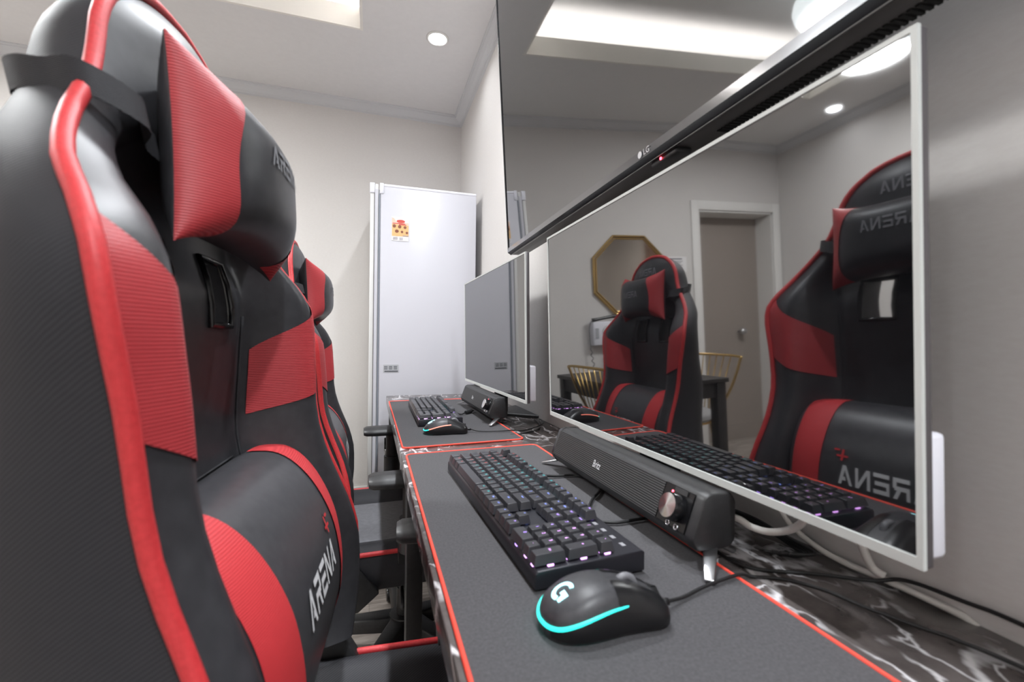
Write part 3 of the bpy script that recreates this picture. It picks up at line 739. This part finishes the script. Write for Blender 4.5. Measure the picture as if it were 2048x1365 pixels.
def make_chair(loc, rz, label, blift, slift, pshift):
    root = empty('gaming_chair', loc, rz, label, 'chair', 'black and red gaming chairs at the desk')
    sh0 = (.12, 0, 0)
    lift = slift
    def put(b, nm, m, par=root, lifted=True, **k):
        z = 0 if not lifted else (CUR[0])
        return b.build(nm, m, par, shift=(.12, 0, -z), **k)
    CUR = [blift]
    # ---- backrest front with two belt slots
    zs = [.44, .46, .48, .5, .525, .55, .58, .61, .64, .67, .70, .73, .76, .79, .82, .85, .88, .905, .925, .942, .956, .97, .983, .996, 1.010, 1.024, 1.04, 1.055, 1.07, 1.085, 1.10, 1.115, 1.13, 1.145, 1.158, 1.169, 1.178, 1.186, 1.192, 1.197, 1.201, 1.204, 1.206, 1.207]
    us = [0, .08, .165, .22, .28, .34, .40, .46, .51, .55, .58, .61, .64, .68, .72, .76, .80, .84, .88, .92, .96, 1]
    us = [-u for u in us[:0:-1]]+us
    def yy(u, z):
        w_ = interp(Wt, z); yi = yi_of(z); s = abs(u)
        y = s/UI*yi if s <= UI else yi+(s-UI)/(1-UI)*(w_-yi)
        return math.copysign(y, u)
    def yyb(u, z):
        w_ = interp(Wt, z); yi = yi_of(z); s = abs(u)
        y = s/UI*yi if s <= UI else yi+math.sin((s-UI)/(1-UI)*PI/2)*(w_-yi)
        return math.copysign(y, u)
    ih = [i for i, z in enumerate(zs) if .904 < z < .982]
    jh = [j for j in range(len(us)-1) if .164 < abs((us[j]+us[j+1])/2) < .40]
    C = len(us); front = MB(); back = MB()
    fv = [fpnt(yy(u, z), z) for z in zs for u in us]; bv = [Vector((bxf(yyb(u, z), z), yyb(u, z), z)) for z in zs for u in us]
    faces = []
    for i in range(len(zs)-1):
        for j in range(C-1):
            if i in ih and j in jh: continue
            faces.append((i*C+j, i*C+j+1, (i+1)*C+j+1, (i+1)*C+j))
    front.add(fv, faces); back.add(bv, faces)
    wallq = []
    for i in ih:
        for j in jh:
            for (di, dj, a, c) in ((-1, 0, (i, j), (i, j+1)), (1, 0, (i+1, j), (i+1, j+1)), (0, -1, (i, j), (i+1, j)), (0, 1, (i, j+1), (i+1, j+1))):
                if (i+di in ih) and (j+dj in jh): continue
                A, B = a[0]*C+a[1], c[0]*C+c[1]; wallq.append([fv[A], fv[B], bv[B], bv[A]])
    for q in wallq: front.add(q, [(0, 1, 2, 3)])
    i0 = 0
    front.add([fv[j] for j in range(C)]+[bv[j] for j in range(C)], [(j, j+1, C+j+1, C+j) for j in range(C-1)])
    put(front, 'backrest', leather, smooth=True, merge=True, angle=math.radians(60))
    put(back, 'back_shell', carbon, smooth=True, merge=True, angle=math.radians(60))
    # slot trims
    for s in (-1, 1):
        ua, ub = .165, .40
        ring = [(ua, .905), (.28, .905), (ub, .905), (ub, .93), (ub, .956), (ub, .983), (.28, .983), (ua, .983), (ua, .956), (ua, .93)]
        put(MB().tube([fpnt(yy(s*u, z), z, .001) for u, z in ring], .0045, 8, closed=True), 'slot_trim', gloss_b, smooth=True)
    # seams across the back
    for s in (-1, 1):
        put(MB().tube([fpnt(s*.142, .46+k*.02, .0005) for k in range(24)], .0022, 6), 'seam', strap_m, smooth=True)
    put(MB().tube([fpnt(-.115+.23*k/12, .735, .0008) for k in range(13)], .0015, 6), 'seam', strap_m, smooth=True)
    # piping all round the outline
    zz = zs; path = [fpnt(interp(Wt, z), z) for z in zz]+[fpnt(-interp(Wt, z), z) for z in zz[::-1][1:]]
    pth = [p+Vector((.001, math.copysign(.002, p.y) if abs(p.y) > .01 else 0, .002 if p.z > 1.19 else 0)) for p in path]
    put(MB().tube(pth, .0058, 10), 'piping', red_p, smooth=True)
    # red accents on both side wings
    for s in (-1, 1):
        def acc(i, j, s=s):
            q = .10+.89*j/14; t_ = i/22
            lo = .782+.050*q**1.2; hi = .858+.105*q**.8
            z = lo+(hi-lo)*t_; w_ = interp(Wt, z); yi = yi_of(z)
            return fpnt(s*(yi+(w_-yi)*q), z, .0016)
        put(MB().grid(23, 15, acc), 'side_accent', red_l, smooth=True)
    # head logo
    put(logo_mb(lambda y, z: fpnt(y, z, .0012), -.055, .055, 1.142, 1.166), 'head_logo', logo_g)
    # ---- head pillow
    lean = math.atan2(.30, 1)
    PC = Vector((-.152+pshift*-.3, 0, 1.064+pshift)); pu = Vector((-.05, 0, .9987)); pn = Vector((pu.z, 0, -pu.x))
    Lh, Hh = .128, .067
    def pil(a, c, side):
        y = a*Lh*(1-.05*(1-c*c)); h = c*Hh*(1+.26*abs(a)**3)
        t_ = max(0, 1-abs(a)**2.6)**.62*max(0, 1-c**4)**.5
        return PC+Vector((0, y, 0))+pu*h+pn*(side*t_*(.058 if side > 0 else .034))
    pr = empty('head_pillow', (0, 0, 0)); pr.parent = root; NA, NC = 32, 20
    ca = lambda i: math.sin((-1+2*i/NA)*PI/2)
    cc = lambda j: math.sin((-1+2*j/NC)*PI/2)
    lim = lambda c: .62+.30*(1-(max(0, c)*.95+.05*abs(c)))*.55
    put(MB().grid(NA+1, NC+1, lambda i, j: pil(ca(i), cc(j), 1)).grid(NA+1, NC+1, lambda i, j: pil(ca(i), cc(j), -1)), 'pillow_cover', leather, pr, smooth=True, merge=True, angle=math.radians(70))
    for s in (-1, 1):
        def red(i, j, s=s):
            c = cc(j); l0 = .60+.20*(1-c)/2*(1+c)*1.6-.06*c; a = l0+(1-l0)*math.sin(i/14*PI/2)
            p = pil(s*a, c, 1); e = .0016*(1 if i < 14 else .4)
            return p+pn*e
        put(MB().grid(15, NC+1, red), 'end_panel', red_l, pr, smooth=True)
    def pf(y, z):
        c = (z-PC.z)/Hh; return pil(y/Lh, c, 1)+pn*.0012
    put(logo_mb(pf, -.05, .05, 1.062, 1.084), 'pillow_logo', logo_g, pr)
    for s in (-1, 1):                                                    # elastic strap to the sides of the head
        pts = [PC+Vector((-.020, s*.100, -.002)), PC+Vector((-.022, s*.120, .002)), PC.lerp(Vector((interp(Xt, 1.068), 0, 1.066)), .6)+Vector((.012, s*.142, 0))]
        zt = 1.068; wz = interp(Wt, zt)
        pts.append(Vector((interp(Xt, zt)+.004, s*(wz+.010), zt)))
        for k_, z_ in ((.985, 1.072), (.93, 1.078), (.80, 1.084), (.55, 1.09), (.25, 1.092), (0, 1.092)):
            pts.append(Vector((bxf(k_*interp(Wt, z_), z_)-.004, s*(k_*interp(Wt, z_)+.004*k_), z_)))
        cv = catmull(pts, 5); b = MB(); n = len(cv); hw = .012
        b.grid(n, 2, lambda i, j: cv[i]+Vector((-.22, 0, 1)).normalized()*(hw if j else -hw))
        b.grid(n, 2, lambda i, j: cv[i]+Vector((-.22, 0, 1)).normalized()*(hw if j else -hw)+Vector((-.0008 if i > n*.45 else .0008, s*.0014, 0)))
        put(b, 'strap', strap_m, pr, smooth=True)
    # ---- lumbar pillow
    lp = empty('lumbar_pillow', (0, 0, 0)); lp.parent = root
    prof = [(-.178, .735), (-.160, .742), (-.135, .741), (-.112, .730), (-.090, .708), (-.072, .680), (-.058, .648), (-.050, .615), (-.046, .58), (-.048, .545), (-.060, .515), (-.085, .498), (-.12, .492)]
    HL = .19
    def lum(y, t_, off=0):
        a = min(1, abs(y)/HL); k = t_*(len(prof)-1); i = min(int(k), len(prof)-2); f = k-i
        cx = interp([(j, p[0]) for j, p in enumerate(prof)], k); cz = interp([(j, p[1]) for j, p in enumerate(prof)], k)
        e = max(0, 1-a**6)**.5
        ox, oz = -.135, .60
        kx = .55+.45*e; kz = .86+.14*e
        p = Vector((ox+(cx-ox)*kx, y, oz+(cz-oz)*kz))
        if off:
            d = Vector((cx-ox, 0, (cz-oz)*.6)).normalized(); p += d*off
        return p
    ys = [HL*math.sin((-1+2*i/36)*PI/2) for i in range(37)]
    b = MB().grid(37, 40, lambda i, j: lum(ys[i], j/39))
    put(b.add([lum(ys[0], j/39) for j in range(40)], [tuple(range(40))]).add([lum(ys[-1], j/39) for j in range(40)], [tuple(range(40))]), 'pillow_cover', lumbar_m, lp, smooth=True, angle=math.radians(70))
    for s in (-1, 1):
        put(MB().grid(9, 36, lambda i, j: lum(s*(.108+.060*i/8), .07+.93*j/35, .0016)), 'red_band', red_l2, lp, smooth=True)
    def lf(y, z):
        # find profile parameter for height z on the front of the pillow
        t_ = min((abs(interp([(j, p[1]) for j, p in enumerate(prof)], k*.1)-z), k*.1) for k in range(30, 110))[1]/(len(prof)-1)
        return lum(y, t_, .002)
    put(logo_mb(lf, -.072, .075, .606, .638), 'lumbar_logo', logo_w, lp)
    b = MB()
    for (y0, y1, z0, z1) in ((.058, .078, .650, .654), (.066, .070, .644, .664), (.074, .084, .660, .664)):
        b.add([lf(y0, z0), lf(y1, z0+.001), lf(y1, z1+.001), lf(y0, z1)], [(0, 1, 2, 3)])
    put(b, 'logo_mark', red_p, lp)
    # ---- seat
    CUR[0] = slift
    seat_prof = lambda s: (.25*(1-.10*smooth01((s-.75)/.25)))
    def top_z(y, w_): a = abs(y)/w_; return .405+.030*smooth01((a-.60)/.22)-.012*smooth01((a-.9)/.1)
    NX = 18
    def seat_pt(i, j):
        s = i/NX; x = -.135+.50*s; w_ = seat_prof(s); a = math.sin((-1+2*j/24)*PI/2); y = a*w_
        z = top_z(y, w_)+.010*smooth01((s-.6)/.3)-.05*smooth01((s-.9)/.1)
        return Vector((x, y, z))
    b = MB().grid(NX+1, 25, seat_pt)
    b.grid(NX+1, 25, lambda i, j: Vector((seat_pt(i, j).x, seat_pt(i, j).y*.93, .305+.02*abs(seat_pt(i, j).y)/.25)))
    for j in (0, 24): b.grid(NX+1, 4, lambda i, k, j=j: seat_pt(i, j).lerp(Vector((seat_pt(i, j).x, seat_pt(i, j).y*.93, .325)), k/3)+Vector((0, math.copysign(.012*math.sin(PI*k/3), seat_pt(i, j).y), 0)))
    for i in (0, NX): b.grid(25, 2, lambda j, k, i=i: seat_pt(i, j) if k == 0 else Vector((seat_pt(i, j).x, seat_pt(i, j).y*.93, .305+.02*abs(seat_pt(i, j).y)/.25)))
    put(b, 'seat', carbon, smooth=True, merge=True, angle=math.radians(55))
    put(MB().grid(NX-1, 15, lambda i, j: Vector((-.12+.46*i/(NX-2), -.15+.30*j/14, .4085+.010*smooth01((i/(NX-2)-.6)/.3)+.004*math.sin(PI*j/14)))), 'seat_panel', matte_black, smooth=True)
    for s in (-1, 1):
        put(MB().tube([seat_pt(i, 24 if s > 0 else 0)+Vector((0, s*.002, .002)) for i in range(NX+1)], .006, 8), 'seat_piping', red_p, smooth=True)
    # ---- hinges, mechanism, arms
    for s in (-1, 1):
        b = MB(); b.loft([[(x, y, z) for x, z in [(-.10, .30), (-.02, .29), (.03, .33), (-.02, .40), (-.06, .47), (-.11, .47), (-.13, .38)]] for y in (s*.235, s*.262)])
        put(b, 'hinge_bracket', plastic, bevel=.004)
        ap = MB()
        sec = [(-.038, 0), (-.030, .010), (-.012, .018), (.014, .019), (.030, .012), (.038, 0), (.034, -.012), (-.034, -.012)]
        zb, x0 = ARM_Z, ARM_X
        rings = []
        for xx, k in ((x0, .72), (x0+.010, .94), (x0+.04, 1), (x0+.20, 1), (x0+.235, .92), (x0+.245, .7)):
            rings.append([(xx, s*.30+yy_*k, zb+.012+zz_*k) for yy_, zz_ in rounded(sec, .004, 2)])
        o = put(ap.loft(rings), 'armrest', plastic, smooth=True, lifted=False, angle=math.radians(45))
        xp = x0+.10
        put(MB().tube([(xp, s*.302, zb+.004), (xp, s*.302, .47)], .022, 20), 'arm_post', plastic, smooth=True, lifted=False, angle=math.radians(45))
        b = MB().tube([(xp, s*.302, .525), (xp, s*.302, .445)], .029, 20)
        b.box(xp-.028, xp+.028, min(s*.29, s*.225), max(s*.29, s*.225), .41, .445)
        put(b, 'arm_sleeve', plastic, smooth=True, lifted=False, angle=math.radians(45))
    b = MB(); b.box(.02, .26, -.09, .09, .262, .305); put(b, 'tilt_mechanism', plastic, bevel=.006)
    put(MB().tube([(.10, -.08, .28), (.09, -.20, .285), (.085, -.27, .29)], .006, 8), 'tilt_lever', plastic, smooth=True)
    put(MB().tube([(.12, 0, .265), (.12, 0, .16-lift)], .0145, 16), 'gas_cylinder', gloss_b, smooth=True)
    put(MB().tube([(.12, 0, .20), (.12, 0, .10)], .026, 16), 'cylinder_cover', plastic, lifted=False, smooth=True, angle=math.radians(45))
    b = MB().lathe([(.001, .125), (.045, .12), (.052, .10), (.045, .075), (.001, .07)], 24, Matrix.Translation((.12, 0, 0)))
    put(b, 'base_hub', plastic, lifted=False, smooth=True, angle=math.radians(45))
    for k in range(5):
        a = k*2*PI/5+.35; d = Vector((math.cos(a), math.sin(a), 0)); sd = Vector((-d.y, d.x, 0)); rings = []
        for t_, wd, z0, z1 in ((.03, .034, .075, .118), (.15, .028, .068, .105), (.27, .022, .062, .088), (.30, .016, .064, .082)):
            c = Vector((.12, 0, 0))+d*t_; rings.append([c+sd*wd+Vector((0, 0, z0)), c+sd*wd*.8+Vector((0, 0, z1)), c-sd*wd*.8+Vector((0, 0, z1)), c-sd*wd+Vector((0, 0, z0))])
        sp = put(MB().loft(rings), 'base_spoke', plastic, lifted=False, bevel=.005)
        c = Vector((.12, 0, 0))+d*.285
        cb = MB()
        for s in (-1, 1):
            M = Matrix.Translation(c+sd*.012*s+Vector((0, 0, .0275))) @ (sd*s).to_track_quat('Z', 'Y').to_matrix().to_4x4()
            cb.lathe([(.001, -.001), (.027, -.001), (.0275, .008), (.024, .014), (.001, .015)], 20, M)
        cb.tube([c+Vector((0, 0, .03)), c+Vector((0, 0, .066))], .008, 8)
        put(cb, 'caster', gloss_b, sp, lifted=False, smooth=True, angle=math.radians(45))
    return root
red_l2 = ribbed('fine_red_fabric', srgb(188, 46, 52), srgb(204, 58, 62), 160, .55, .2)
ARM_Z, ARM_X = .605, .0
make_chair((.105, 1.40, 0), math.radians(2), 'black and red gaming chair farther from camera, in front of the back wall', .012, 0, 0)
ARM_Z, ARM_X = .590, .024
make_chair((.12, .53, 0), math.radians(-4.2), 'black and red gaming chair closest to camera, filling the left of the picture', .06, .0, -.012)

# ------------------------------------------------------------------ things the monitor mirrors: back wall and cafe table
oc = empty('wall_mirror', (-1.02, YB, 1.345), 0, 'octagonal gold-framed mirror hanging on the back wall', 'mirror')
def octo(w_, h_, c): return [(-w_+c*w_, h_), (w_-c*w_, h_), (w_, h_-c*h_), (w_, -h_+c*h_), (w_-c*w_, -h_), (-w_+c*w_, -h_), (-w_, -h_+c*h_), (-w_, h_-c*h_)]
MR = Matrix.Rotation(PI/2, 4, 'X')
MB().prism(octo(.275, .262, .56), .002, .012, MR).build('mirror_glass', mirror_m, oc)
for w_, h_, r in ((.29, .277, .009), (.272, .259, .006)):
    p = [MR @ Vector((x, z, .012)) for x, z in octo(w_, h_, .56)]
    path = []
    for i in range(8): path += [p[i].lerp(p[(i+1) % 8], t/4) for t in range(4)]
    MB().tube(path, r, 8, closed=True).build('gold_frame', gold, oc)
nt = empty('notice', (-1.42, YB, 1.424), 0, 'small white printed notice on back wall between mirror and door', 'notice')
bx(-.095, .095, -.002, -.0005, -.058, .056).build('sheet', paper, nt)
b = MB()
b.box(-.055, .055, -.0026, -.002, .034, .044)
for k in range(7): b.box(-.06+.01*(k % 3), .06-.012*(k % 2), -.0026, -.002, .020-k*.010, .024-k*.010)
b.build('printed_lines', mat('print_grey', srgb(110, 110, 118), .8), nt)
ph = empty('intercom', (-.765, YB, .945), 0, 'white wall intercom with black handset and coiled cord on back wall', 'intercom')
bx(-.11, .085, -.06, 0, -.09, .075).build('body', white_p, ph, bevel=.008)
MB().lathe([(.05, 0), (.05, .006), (.042, .008), (.001, .008)], 28, Matrix.Translation((-.035, -.06, .0)) @ Matrix.Rotation(PI/2, 4, 'X')).build('dial', lgrey, ph, smooth=True)
bx(.045, .07, -.0635, -.06, -.04, .03).build('keypad', grey_strip, ph)
MB().tube(catmull([(-.15, -.05, .105), (-.08, -.055, .108), (.0, -.055, .098), (.07, -.05, .088), (.085, -.045, .085)], 5), lambda t: .017-.006*math.sin(PI*t), 12).build('handset', gloss_b, ph, smooth=True)
pc = catmull([(.085, -.04, .085), (.105, -.04, .03), (.10, -.04, -.10), (.085, -.04, -.22), (.05, -.04, -.34), (.0, -.04, -.36), (-.02, -.04, -.26), (-.02, -.035, -.12), (0, -.03, -.08)], 14)
cp = []
for i, p in enumerate(pc):
    k = smooth01((i-24)/10)*(1-smooth01((i-95)/10)); cp.append(Vector(p)+Vector((.007*k*math.cos(i*1.3), .007*k*math.sin(i*1.3), 0)))
MB().tube(cp, .0032, 6).build('coiled_cord', mat('cord_grey', srgb(96, 96, 98), .5), ph, smooth=True)
# cafe table
TX0, TX1, TY0, TY1, TZ = -.80, -.25, 1.68, 2.42, .715
tb = empty('cafe_table', ((TX0+TX1)/2, (TY0+TY1)/2, 0), 0, 'small black wooden table between two gold wire chairs', 'table')
sh = ((TX0+TX1)/2, (TY0+TY1)/2, 0)
bx(TX0, TX1, TY0, TY1, TZ-.02, TZ).build('tabletop', wood_b, tb, shift=sh, bevel=.002)
b = MB(); b.box(TX0+.03, TX1-.03, TY0+.02, TY0+.04, TZ-.09, TZ-.02); b.box(TX0+.03, TX1-.03, TY1-.04, TY1-.02, TZ-.09, TZ-.02)
b.box(TX0+.02, TX0+.04, TY0+.03, TY1-.03, TZ-.09, TZ-.02); b.box(TX1-.04, TX1-.02, TY0+.03, TY1-.03, TZ-.09, TZ-.02)
b.build('apron', wood_b, tb, shift=sh)
for x in (TX0+.01, TX1-.06):
    for y in (TY0+.01, TY1-.06): bx(x, x+.05, y, y+.05, 0, TZ-.02).build('leg', wood_b, tb, shift=sh, bevel=.002)
def wire_chair(loc, rz, label):
    """local: seat faces +x; back at -x"""
    r = empty('wire_chair', loc, rz, label, 'chair', 'gold wire chairs at the cafe table')
    MB().lathe([(.001, .445), (.185, .445), (.198, .455), (.198, .475), (.185, .487), (.001, .49)], 36).build('cushion', mat('grey_cushion', srgb(150, 148, 148), .8), r, smooth=True, angle=math.radians(50))
    MB().tube([(.19*math.cos(k*PI/16), .19*math.sin(k*PI/16), .438) for k in range(32)], .007, 8, closed=True).build('seat_ring', gold, r, smooth=True)
    hoop = catmull([(-.10, -.17, .438), (-.19, -.215, .62), (-.235, -.235, .76), (-.245, -.215, .785), (-.25, 0, .79), (-.245, .215, .785), (-.235, .235, .76), (-.19, .215, .62), (-.10, .17, .438)], 6)
    MB().tube(hoop, .007, 8).build('back_hoop', gold, r, smooth=True)
    for k in range(7):
        t = -1+2*(k+1)/8; MB().tube([(-.185+.03*abs(t), t*.15, .438), (-.25, t*.215, .788)], .0032, 6).build('back_rod', gold, r, smooth=True)
    for sx in (-1, 1):
        for sy in (-1, 1): MB().tube([(sx*.12, sy*.13, .438), (sx*.16, sy*.16, .004)], .007, 8).build('leg', gold, r, smooth=True)
    return r
wire_chair((-.86, 2.15, 0), 0, 'gold wire chair at table end nearer the taupe door')
wire_chair((-.45, 1.92, 0), PI, 'gold wire chair at table end under the intercom')

# ------------------------------------------------------------------ cables
def cable(name, pts, r, m, label, n=8, extra=None):
    o = MB().tube(catmull(pts, n), r, 8).build(name, m, smooth=True)
    return tag(o, label, 'cable')
Z0 = DZT+.002
cable('mouse_cable', [(.268, .356, .7075), (.290, .363, .7035), (.318, .371, .7037), (.345, .377, .7037), (.377, .3815, .7037), (.395, .381, Z0), (.423, .367, Z0), (.444, .340, Z0), (.453, .306, Z0), (.468, .272, Z0), (.479, .249, Z0), (.490, .20, Z0), (.50, .05, Z0), (.51, -.2, Z0)], .0017, rubber, 'thin black cable running from nearest mouse across marble desk toward camera')
cable('power_cable', [(.42, .50, Z0+.001), (.400, .44, Z0), (.403, .405, Z0), (.419, .388, Z0), (.466, .366, Z0), (.505, .335, Z0+.003), (.520, .313, .711), (.522, .266, .715), (.522, .228, .717), (.522, .1, .712), (.52, -.2, .70)], .002, rubber, 'black cable lying along the wall edge of the marble desk')
cable('audio_cable', [(.405, .455, .742), (.421, .430, .740), (.435, .424, .731), (.447, .408, .730), (.452, .385, .742), (.444, .362, .765), (.432, .355, .80)], .0042, wcable, 'thick white cable sagging between soundbar end and nearest monitor')
cable('white_cable', [(.49, .46, .80), (.500, .445, .745), (.505, .43, .722), (.513, .40, .706), (.516, .365, .702), (.520, .335, .702), (.5225, .295, .7015), (.5262, .268, .6985), (.5268, .255, .690)], .0034, wcable, 'white cable running along foot of the wall behind nearest monitor')
cable('screen_cable', [(.489, .352, .80), (.500, .347, .75), (.510, .340, .715), (.516, .33, .7075)], .0042, wcable, 'short white cable hanging from nearest monitor to the desk')
for k in range(4):
    cable('cable_loop', [(.452, .552+.003*k, Z0+.002+.0045*k), (.470, .530+.005*k, Z0+.004+.005*k), (.488-.004*k, .505, Z0+.007+.005*k), (.499-.003*k, .470, Z0+.006+.004*k), (.500-.003*k, .430, Z0+.001+.0042*k), (.485, .400-.006*k, Z0+.001+.004*k), (.455, .425-.012*k, Z0+.0005+.0042*k)], .0019, rubber,
          ('black cable loop behind near soundbar, lowest of the bundle', 'black cable loop behind near soundbar, second from the desk', 'black cable loop behind near soundbar, second from the top', 'black cable loop behind near soundbar, topmost of the bundle')[k])
cable('keyboard_cable', [(.277, .752, .707), (.300, .757, .706), (.325, .757, .7035), (.362, .752, .7035), (.378, .715, .7035), (.363, .665, .7035), (.332, .630, .7035), (.302, .585, .7035), (.296, .556, .7035), (.320, .540, .7035), (.350, .541, .7035), (.385, .545, .7035), (.41, .57, .7015)], .0023, rubber, 'black cable looping from nearest keyboard to below its soundbar')
cable('mouse_cable', [(.261, 1.203, .7075), (.285, 1.190, .7035), (.337, 1.178, .7037), (.372, 1.180, .7037), (.40, 1.184, Z0+.001), (.429, 1.191, Z0+.003), (.474, 1.222, Z0+.007), (.497, 1.26, Z0+.007), (.512, 1.315, Z0+.004), (.520, 1.355, Z0)], .0017, rubber, 'thin black cable curling from the far mouse toward the wall')
cable('power_cable', [(.357, 1.147, Z0), (.402, 1.156, Z0), (.458, 1.20, Z0), (.490, 1.275, Z0), (.500, 1.345, Z0)], .0016, rubber, 'thin black cable on marble beyond the corner of far mat')
cable('keyboard_cable', [(.263, 1.515, .707), (.285, 1.480, .704), (.296, 1.483, .7055), (.305, 1.492, .7065)], .0023, rubber, 'short black cable from the far keyboard to its plug')
pl = empty('usb_plug', (.317, 1.505, .7075), 0, 'black barrel-shaped plug on far mat between keyboard and soundbar', 'plug')
MB().tube([(-.012, -.013, 0), (-.008, -.009, 0), (.012, .013, 0), (.016, .018, 0)], lambda t: (.005, .0072, .0072, .005)[min(3, int(t*3.01))], 14).build('plug_body', plastic, pl, smooth=True, angle=math.radians(50))
MB().tube([(.016, .018, 0), (.025, .03, -.002)], .0028, 8).build('plug_lead', rubber, pl, smooth=True)
